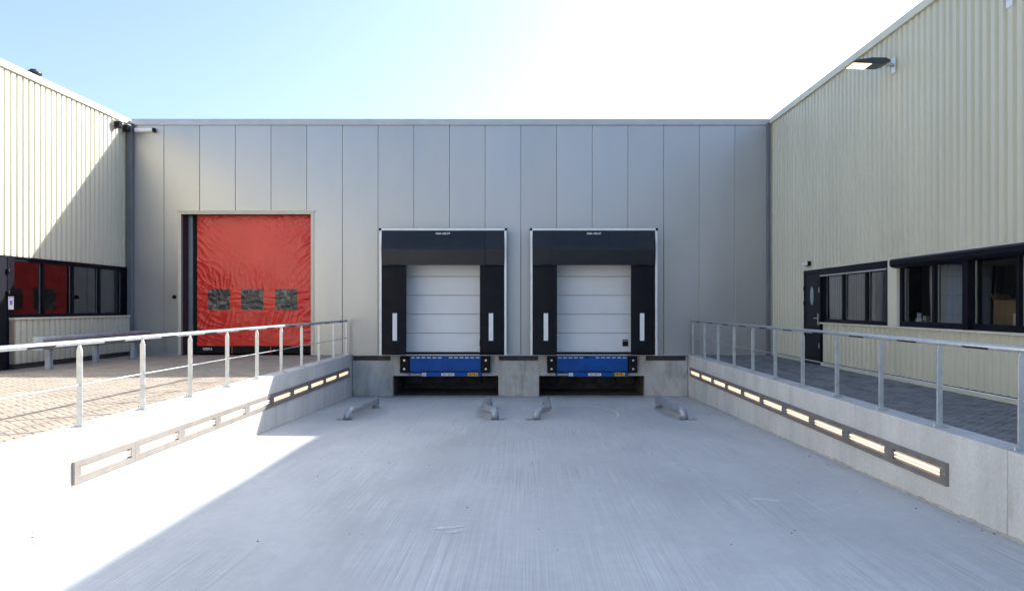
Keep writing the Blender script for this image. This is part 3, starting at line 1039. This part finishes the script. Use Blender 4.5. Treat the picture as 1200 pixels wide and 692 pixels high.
def window(parent, x, sgn, y_far, y_near, z0, z1, mull, thick=(), fw=0.06, dep=0.10, name='window', pane_ref=None):
    """window band; sgn: outward direction, mull: y of the mullions"""
    xo = x - sgn * 0.02
    xi = xo - sgn * dep
    f = MB()
    f.box(xo, xi, y_far, y_near, z1 - fw * 1.2, z1)
    f.box(xo, xi, y_far, y_near, z0, z0 + fw * 1.3)
    f.box(xo, xi, y_far, y_far - fw, z0 + fw * 1.3, z1 - fw * 1.2)
    f.box(xo, xi, y_near + fw, y_near, z0 + fw * 1.3, z1 - fw * 1.2)
    for y in mull:
        h = 0.035
        f.box(xo + sgn * (0.002), xi, y + h, y - h, z0 + fw * 1.3, z1 - fw * 1.2)
    for y in thick:
        h = 0.075
        f.box(xo + sgn * 0.06, xi, y + h, y - h, z0 - 0.03, z1 - fw * 1.2)
    fo = f.build(name, 'frame_black', parent, bevel=0.004)
    eds = sorted([(y_far - fw, 0.0)] + [(y, 0.035) for y in mull] + [(y, 0.075) for y in thick] + [(y_near + fw, 0.0)], key=lambda q: -q[0])
    for i in range(len(eds) - 1):
        a, b_ = eds[i][0] - eds[i][1], eds[i + 1][0] + eds[i + 1][1]
        za, zb = z0 + fw * 1.3, z1 - fw * 1.2
        xg = xo - sgn * 0.055
        tilt = random.uniform(-0.003, 0.003)
        MB().add([(xg, a, za), (xg, b_, za), (xg + tilt, b_, zb), (xg + tilt, a, zb)], [(0, 1, 2, 3)] if sgn < 0 else [(3, 2, 1, 0)]).build('pane', 'window_glass', fo)
        bd = MB()
        bd.box(xg - sgn * 0.004, xg - sgn * 0.02, a - 0.001, a - 0.04, za, zb)
        bd.build('glazing_bead', 'alu_white', fo)
    return fo


# ---------------- right building
rb = tag(empty('ribbed_building', (XR, 0, 0)), 'shaded cream ribbed metal building with black door, windows and roller box', 'building')
DY0, DY1 = -2.68, -3.66            # door
ZB = 0.09
cladding(XR, -1, -0.06, RBE, 2.27, 6.47, parent=rb, dep=0.052, crown=0.10, slope=0.022)
cladding(XR, -1, -0.06, DY0 + 0.02, ZB, 2.268, parent=rb)
cladding(XR, -1, DY1 - 0.06, RBE, ZB, 0.965, parent=rb)
MB().box(XR - 0.055, XR + 0.30, 0.02, RBE, 6.46, 6.612).build('roof_trim', 'cream_trim', rb, bevel=0.006)
MB().box(XR - 0.03, XR + 0.04, -0.03, -0.10, 0.0, 6.455).build('corner_trim', 'cream_trim', rb)
MB().box(XR - 0.028, XR + 0.05, -0.06, DY0 + 0.02, 0.0, 0.055).box(XR - 0.028, XR + 0.05, DY1 - 0.06, RBE, 0.0, 0.055).build('base_trim', 'cream_trim', rb)
MB().box(XR + 0.054, XR + 0.09, -0.06, DY0 + 0.02, 0.0, 2.26).box(XR + 0.054, XR + 0.09, DY1 - 0.06, RBE, 0.0, 0.95).build('base_wall', 'dark_steel', rb)
MB().box(XR - 0.05, XR + 0.12, DY0 + 0.16, RBE, 2.235, 2.268).build('lintel_trim', 'cream_trim', rb)
MB().box(XR - 0.055, XR + 0.13, DY1 - 0.02, RBE, 0.962, 1.00).build('window_sill', 'cream_trim', rb, bevel=0.005)
MB().box(XR + 0.13, XR + 0.55, DY1 - 0.02, -12.6, 0.962, 1.00).build('inner_sill', 'interior', rb)
# shell
mb = MB()
mb.box(XR + 0.30, 26, 0.02, RBE, 6.40, 6.50)
mb.box(26, 26.2, 0.02, RBE, 0, 6.50)
mb.box(XR + 0.30, 26, 0.02, 0.05, 0, 6.40)
mb.box(XR + 0.05, 26, RBE, RBE - 0.1, 0, 6.50)
mb.box(XR + 0.06, XR + 0.30, -0.03, RBE, 2.30, 6.45)
mb.build('roof', 'roof_felt', rb)
mb = MB()
mb.box(XR + 4.2, XR + 4.3, -0.1, RBE, 0, 2.9)
mb.box(XR + 0.06, XR + 4.2, -0.1, RBE, 2.75, 2.85)
mb.build('inner_wall', 'interior', rb)
# door
df = MB()
df.box(XR - 0.035, XR + 0.08, DY0 + 0.02, DY0 - 0.035, 0, 2.235).box(XR - 0.035, XR + 0.08, DY1 + 0.05, DY1 - 0.055, 0, 2.235).box(XR - 0.035, XR + 0.08, DY0 - 0.035, DY1 + 0.05, 2.16, 2.235)
dfo = df.build('door', 'frame_black', rb, bevel=0.004)
MB().box(XR - 0.02, XR + 0.03, DY0 - 0.04, DY1 + 0.055, 0.03, 2.155).build('door_leaf', 'door_black', dfo, bevel=0.004)
MB().box(XR - 0.05, XR + 0.06, DY0 - 0.0, DY1, 0.0, 0.028).build('door_step', 'dark_steel', dfo)
yc = (DY0 + DY1) / 2
ell = [(yc + 0.0 + 0.10 * math.cos(a * math.pi / 14), 1.62 + 0.22 * math.sin(a * math.pi / 14)) for a in range(28)]
MB().prism(ell, 'x', XR - 0.027, XR - 0.0205).build('oval_glass', 'blind_cloth', dfo)
hd = MB()
hd.box(XR - 0.028, XR - 0.0205, DY1 + 0.135, DY1 + 0.085, 0.93, 1.20)
hd.tube(rounded([(XR - 0.0205, DY1 + 0.11, 1.09), (XR - 0.075, DY1 + 0.11, 1.09), (XR - 0.075, DY1 + 0.24, 1.09)], 0.02, 4), 0.011, 10)
hd.build('door_handle', 'bolt_steel', dfo)
hg = MB()
for z in (1.45, 1.80):
    hg.tube([(XR - 0.04, DY0 - 0.02, z - 0.05), (XR - 0.04, DY0 - 0.02, z + 0.05)], 0.02, 10)
hg.build('hinge', 'black_rubber', dfo)
hg = MB()
for z in (0.45, 1.75):
    hg.box(XR - 0.042, XR - 0.0352, DY1 + 0.03, DY1 + 0.0, z - 0.06, z + 0.06)
hg.build('lock_plate', 'bolt_steel', dfo)


def yr(px):     # y on the right building's wall for a picture column
    return 890 * XR / (px - 618) - CAM_D if False else -(CAM_D - 890 * XR / (px - 618))


W1F, W1N = -3.74, -7.02
window(rb, XR, -1, W1F, W1N, 1.0, 2.235, [-4.83, -5.96], fw=0.06)
MB().box(XR - 0.05, XR - 0.018, W1F, W1N, 2.09, 2.232).build('shutter_rail', 'frame_black', rb, bevel=0.004)
MB().box(XR - 0.055, XR - 0.02, W1F - 0.02, W1N + 0.05, 2.055, 2.088).build('awning_slat', 'panel_trim', rb)
MB().box(XR - 0.04, XR + 0.10, W1N - 0.002, -7.36, 1.002, 2.234).build('pier_panel', 'cream_trim', rb, bevel=0.004)
MULT = [-8.52, -10.67]
window(rb, XR, -1, -7.362, -14.3, 1.0, 2.235, [-8.52, -10.72, -13.05], [-9.55, -11.9], fw=0.075)
rbx = MB().prism([(XR - 0.021, 2.06), (XR - 0.13, 2.085), (XR - 0.16, 2.12), (XR - 0.16, 2.20), (XR - 0.13, 2.2335), (XR - 0.021, 2.2335)], 'y', -7.34, -14.35)
rbx.build('roller_shutter_box', 'frame_black', rb, bevel=0.006)
cladding(XR, -1, -14.36, RBE, 0.966, 2.234, parent=rb)

# blinds, boxes and small things behind the right windows
bl = tag(empty('vertical_blind', (XR + 0.2, W1F, 1.0)), 'pale blue grey vertical blinds behind the window beside the black door', 'blinds')
MB().box(XR + 0.26, XR + 0.31, W1F - 0.07, W1N + 0.07, 2.10, 2.14).build('blind_rail', 'alu_white', bl)
yy = W1F - 0.12
while yy > W1N + 1.25:
    a = math.radians(random.uniform(58, 74))
    dx, dy = 0.06 * math.cos(a), 0.06 * math.sin(a)
    MB().add([(XR + 0.285 - dx, yy - dy, 1.03), (XR + 0.285 + dx, yy + dy, 1.03), (XR + 0.285 + dx, yy + dy, 2.11), (XR + 0.285 - dx, yy - dy, 2.11),
              (XR + 0.287 - dx, yy - dy, 1.03), (XR + 0.287 + dx, yy + dy, 1.03), (XR + 0.287 + dx, yy + dy, 2.11), (XR + 0.287 - dx, yy - dy, 2.11)],
             [(0, 1, 2, 3), (7, 6, 5, 4), (0, 3, 7, 4), (1, 5, 6, 2)]).build('blind_slat', 'blind_cloth', bl)
    yy -= 0.112


def carton(label, x, y, sx, sy, sz):
    t = tag(empty('cardboard_box', (x, y, 1.0)), label, 'box', 'boxes on the inner sill')
    MB().box(x - sx / 2, x + sx / 2, y - sy / 2, y + sy / 2, 1.001, 1.001 + sz).build('carton', 'cardboard', t, bevel=0.004)
    fl = MB()
    for s in (-1, 1):
        fl.add([(x - sx / 2 + 0.004, y + s * sy / 2, 1.002 + sz), (x + sx / 2 - 0.004, y + s * sy / 2, 1.002 + sz), (x + sx / 2 - 0.004, y + s * (sy / 2 + 0.10), 1.002 + sz + 0.09), (x - sx / 2 + 0.004, y + s * (sy / 2 + 0.10), 1.002 + sz + 0.09),
                (x - sx / 2 + 0.004, y + s * sy / 2, 1.006 + sz), (x + sx / 2 - 0.004, y + s * sy / 2, 1.006 + sz), (x + sx / 2 - 0.004, y + s * (sy / 2 + 0.10), 1.006 + sz + 0.09), (x - sx / 2 + 0.004, y + s * (sy / 2 + 0.10), 1.006 + sz + 0.09)],
               [(0, 1, 2, 3), (7, 6, 5, 4), (0, 4, 5, 1), (2, 6, 7, 3), (0, 3, 7, 4), (1, 5, 6, 2)])
    fl.build('flap', 'cardboard', t)


carton('large brown cardboard box standing behind the window with roller box', XR + 0.38, -10.15, 0.3, 0.62, 0.46)
carton('low brown cardboard box behind the window, beside the large box', XR + 0.36, -11.25, 0.3, 0.5, 0.34)
def cup(label, m, y, w, h):
    t = tag(empty('small_carton', (XR + 0.22, y, 1.0)), label, 'carton')
    MB().box(XR + 0.18, XR + 0.26, y - w / 2, y + w / 2, 1.001, 1.001 + h).build('carton_body', m, t, bevel=0.004)
    MB().box(XR + 0.178, XR + 0.1795, y - w / 3, y + w / 4, 1.02, 1.0 + h * 0.6).build('carton_print', 'label_red' if m == 'label_white' else 'curtain_blue', t)
cup('small white carton with red print on the window sill', 'label_white', -7.66, 0.10, 0.15)
cup('pale carton with blue print on the window sill', 'lens_white', -7.93, 0.11, 0.20)
cr = tag(empty('window_curtain', (XR + 0.5, -8.0, 1.0)), 'dark blue curtain hanging behind the window next to the cream pier', 'curtain')
vs, fs = [], []
for q in (0, 0.006):
    for i in range(31):
        f = i / 30
        x = XR + 0.62 + 0.04 * math.sin(f * 26) + q
        for z in (1.0, 2.7):
            vs.append((x, -7.85 - 0.45 * f, z))
for i in range(30):
    k = 2 * i
    fs.append((k, k + 1, k + 3, k + 2))
    fs.append((62 + k, 62 + k + 2, 62 + k + 3, 62 + k + 1))
MB().add(vs, fs, True).build('curtain_cloth', 'curtain_blue', cr)

# ---------------- left building
lb_ = tag(empty('ribbed_building', (XL, 0, 0)), 'cream ribbed metal building half in sun with a dark window band', 'building')
cladding(XL, 1, -0.06, BACK, 2.46, 6.47, crown=0.125, slope=0.02, parent=lb_)
MB().box(XL + 0.055, XL - 0.30, 0.02, BACK, 6.46, 6.612).build('roof_trim', 'cream_trim', lb_, bevel=0.006)
MB().box(XL + 0.03, XL - 0.04, -0.03, -0.10, 0.0, 6.455).build('corner_trim', 'cream_trim', lb_)
MB().box(XL + 0.02, XL - 0.10, -0.06, -6.0, 2.425, 2.458).build('lintel_trim', 'frame_black', lb_)
MB().box(XL + 0.01, XL - 0.10, -0.101, -0.239, 0.0, 2.424).build('jamb_panel', 'frame_black', lb_)
LWF, LWN = -0.24, -4.80
window(lb_, XL, 1, LWF, LWN, 1.12, 2.424, [-1.40, -2.57, -3.72], fw=0.06)
MB().box(XL + 0.16, XL - 0.10, -0.10, -4.98, 1.075, 1.119).build('window_sill', 'cream_trim', lb_, bevel=0.005)
cladding(XL + 0.13, 1, -0.12, -4.94, 0.12, 1.073, crown=0.125, slope=0.02, parent=lb_)
MB().box(XL + 0.131, XL - 0.02, -4.942, -4.965, 0.12, 1.074).build('end_plate', 'brown_edge', lb_)
MB().box(XL + 0.085, XL - 0.02, -0.12, -4.94, 0.0, 1.05).build('base_wall', 'dark_steel', lb_)
LD0, LD1 = -4.97, -6.05
lf = MB().box(XL + 0.03, XL - 0.08, -4.802, -5.02, 1.12, 2.424).box(XL + 0.03, XL - 0.08, -4.967, -5.03, 0.0, 1.118).box(XL + 0.03, XL - 0.08, -5.97, -6.03, 0, 2.424).build('door', 'frame_black', lb_)
MB().box(XL + 0.02, XL - 0.03, -5.031, -5.969, 0.02, 2.423).build('door_leaf', 'door_black', lf)
sg = MB().box(XL + 0.0305, XL + 0.034, -4.83, -5.0, 1.30, 1.58).build('notice', 'label_white', lf)
MB().box(XL + 0.0342, XL + 0.0352, -4.87, -4.96, 1.40, 1.50).box(XL + 0.0342, XL + 0.0352, -4.845, -4.985, 1.545, 1.565).build('notice_print', 'sign_purple', lf)
hg = MB()
for z in (1.65, 2.12):
    hg.tube([(XL + 0.055, -5.03, z - 0.05), (XL + 0.055, -5.03, z + 0.05)], 0.028, 10)
hg.build('hinge', 'black_rubber', lf)
cladding(XL, 1, -6.05, BACK, 0.09, 2.458, crown=0.125, slope=0.02, parent=lb_)
mb = MB()
mb.box(XL - 0.30, -30, 0.02, BACK, 6.40, 6.50)
mb.box(-30, -30.2, 0.02, BACK, 0, 6.50)
mb.box(XL - 0.30, -30, 0.02, 0.05, 0, 6.40)
mb.box(XL - 0.05, -30, BACK, BACK - 0.1, 0, 6.50)
mb.build('roof', 'roof_felt', lb_)
mb = MB()
mb.box(XL - 4.2, XL - 4.3, -0.1, BACK, 0, 2.9)
mb.box(XL - 0.06, XL - 4.2, -0.1, BACK, 2.75, 2.85)
mb.build('inner_wall', 'interior', lb_)
# roof vent
rv = tag(empty('roof_vent', (-12.2, -2.55, 6.5)), 'small dark capped vent pipe on the sunlit roof', 'vent')
MB().cyl((-12.2, -2.55, 6.5), (0, 0, 1), 0.07, 0.60, 14).build('pipe', 'galvanised', rv)
MB().cyl((-12.2, -2.55, 7.10), (0, 0, 1), 0.17, 0.06, 16).cyl((-12.2, -2.55, 7.16), (0, 0, 1), 0.10, 0.05, 16).build('cap', 'lamp_body', rv)

# ------------------------------------------------------------------ guard rail in front of the left windows
gr = tag(empty('guard_rail', (-10.42, -0.6, 0)), 'grey steel crash barrier rail standing below the dark windows', 'guard rail')
GX = -10.42
wprof = [(0.0, 0.44), (0.055, 0.47), (0.06, 0.52), (0.0, 0.565), (0.0, 0.60), (0.06, 0.645), (0.055, 0.695), (0.0, 0.725)]
vs, fs = [], []
kk = len(wprof)
for y in (-0.62, -5.25):
    for dx in (0, 0.006):
        vs += [(GX + 0.10 + x - dx, y, z) for x, z in wprof]
for i in range(kk - 1):
    fs.append((i, i + 1, 2 * kk + i + 1, 2 * kk + i))
    fs.append((kk + i, 3 * kk + i, 3 * kk + i + 1, kk + i + 1))
    for e in (0, 2 * kk):
        fs.append((e + i, e + kk + i, e + kk + i + 1, e + i + 1))
fs.append((0, 2 * kk, 3 * kk, kk))
fs.append((kk - 1, 2 * kk - 1, 4 * kk - 1, 3 * kk - 1))
MB().add(vs, fs, True).build('beam', 'guard_steel', gr)
ep = MB()
n_ = 10
arc_o = [(GX + 0.165 - 0.11 + 0.11 * math.cos(a * math.pi / n_), -5.25 - 0.11 * math.sin(a * math.pi / n_)) for a in range(n_ + 1)]
arc_i = [(GX + 0.165 - 0.11 + 0.10 * math.cos(a * math.pi / n_), -5.25 - 0.10 * math.sin(a * math.pi / n_)) for a in range(n_, -1, -1)]
ep.prism(arc_o + arc_i, 'z', 0.44, 0.725).build('end_piece', 'guard_steel', gr, bevel=0.003)
for y in (-1.25, -3.0, -4.8):
    ps = MB()
    ps.box(GX - 0.05, GX + 0.05, y - 0.062, y - 0.052, 0.0, 0.70).box(GX - 0.05, GX + 0.05, y + 0.052, y + 0.062, 0.0, 0.70).box(GX - 0.005, GX + 0.005, y - 0.052, y + 0.052, 0.0, 0.70)
    ps.box(GX + 0.051, GX + 0.097, y - 0.04, y + 0.04, 0.55, 0.62)
    ps.build('post', 'guard_steel', gr)

# ------------------------------------------------------------------ lamps and cameras on the walls
fl = tag(empty('wall_floodlight', (XR, -7.2, 5.8)), 'lit dark street style floodlight on an arm under the shaded roof edge', 'floodlight')
LY, LZ = -7.2, 5.86
hdm = MB()
top = [(5.97, 5.845), (6.05, 5.905), (6.35, 5.945), (6.60, 5.94), (6.68, 5.90), (6.68, 5.86), (6.55, 5.825), (6.36, 5.83)]
hdm.prism(top, 'y', LY - 0.19, LY + 0.19)
ho = hdm.build('lamp_head', 'lamp_body', fl, bevel=0.02, segs=2)
MB().prism([(6.0, 5.838), (6.34, 5.823), (6.34, 5.829), (6.0, 5.846)], 'y', LY - 0.165, LY + 0.165).build('lamp_glass', 'lamp_glow', fl)
MB().tube([(6.66, LY, 5.88), (XR - 0.015, LY, 5.845)], 0.035, 14).build('arm', 'galvanised', fl)
MB().box(XR - 0.02, XR - 0.001, LY - 0.07, LY + 0.07, 5.70, 5.99).build('wall_plate', 'alu_white', fl, bevel=0.003)

bk = tag(empty('wall_bracket', (XR, -10.6, 5.6)), 'pale grey mounting bracket high on the shaded ribbed wall', 'bracket')
MB().box(XR - 0.012, XR - 0.0005, -10.66, -10.52, 5.60, 5.95).build('wall_plate', 'alu_white', bk)
MB().tube([(XR - 0.012, -10.59, 5.72), (XR - 0.20, -10.59, 5.80)], 0.03, 12).build('stub_pipe', 'alu_white', bk)

em = tag(empty('bulkhead_lamp', (XR, -2.95, 2.4)), 'small black and white bulkhead lamp above the black door', 'lamp')
MB().box(XR - 0.075, XR - 0.001, -3.07, -2.83, 2.345, 2.455).build('housing', 'black_rubber', em, bevel=0.012, segs=2)
MB().box(XR - 0.15, XR - 0.076, -3.06, -2.84, 2.35, 2.45).build('lens', 'lens_white', em, bevel=0.025, segs=3)

wl = tag(empty('wall_light', (-10.7, PY, 6.29)), 'slim white wall light at the top of the grey panels', 'lamp')
MB().prism([(PY - 0.001, 6.235), (PY - 0.10, 6.235), (PY - 0.12, 6.26), (PY - 0.12, 6.335), (PY - 0.001, 6.345)], 'x', -10.97, -10.475).build('housing', 'marker_white', wl, bevel=0.006)
MB().box(-10.474, -10.42, PY - 0.118, PY - 0.001, 6.235, 6.343).build('end_cap', 'black_rubber', wl)

for y, lab in ((-0.78, 'black security camera on the sunlit wall, the one further from the grey panels'), (-0.36, 'black security camera tucked into the corner by the grey panels')):
    cm = tag(empty('security_camera', (XL, y, 6.2)), lab, 'camera', 'security cameras at the roof corner')
    MB().box(XL + 0.001, XL + 0.05, y - 0.06, y + 0.06, 6.17, 6.40).build('bracket', 'guard_steel', cm)
    MB().box(XL + 0.051, XL + 0.19, y - 0.085, y + 0.085, 6.19, 6.36).build('camera_body', 'frame_black', cm, bevel=0.01)
    MB().box(XL + 0.051, XL + 0.22, y - 0.10, y + 0.10, 6.361, 6.372).build('hood', 'alu_white', cm)

# ------------------------------------------------------------------ grit and leaves on the ramp
gt = MB()
for i in range(100):
    x = random.uniform(WL + 0.15, WR - 0.15)
    y = random.uniform(-15.0, -0.3) if i % 3 else random.uniform(-15.0, -6)
    if i % 4 == 0:
        x = random.choice((WL, WR)) + random.uniform(0.03, 0.25) * (1 if random.random() < 2 else 1)
        x = (WL + random.uniform(0.03, 0.3)) if i % 8 else (WR - random.uniform(0.03, 0.3))
    r = random.uniform(0.006, 0.017)
    z = ramp_z(y)
    vs = [(x + r * math.cos(a) * random.uniform(.7, 1.2), y + r * math.sin(a) * random.uniform(.7, 1.2), z + 0.001) for a in (0, 1.26, 2.5, 3.8, 5.0)]
    vs.append((x, y, z + r * 0.8))
    gt.add(vs, [(a, (a + 1) % 5, 5) for a in range(5)])
tag(gt.build('grit', 'grit'), 'scattered grit and small stones on the concrete ramp', 'grit', kind='stuff')
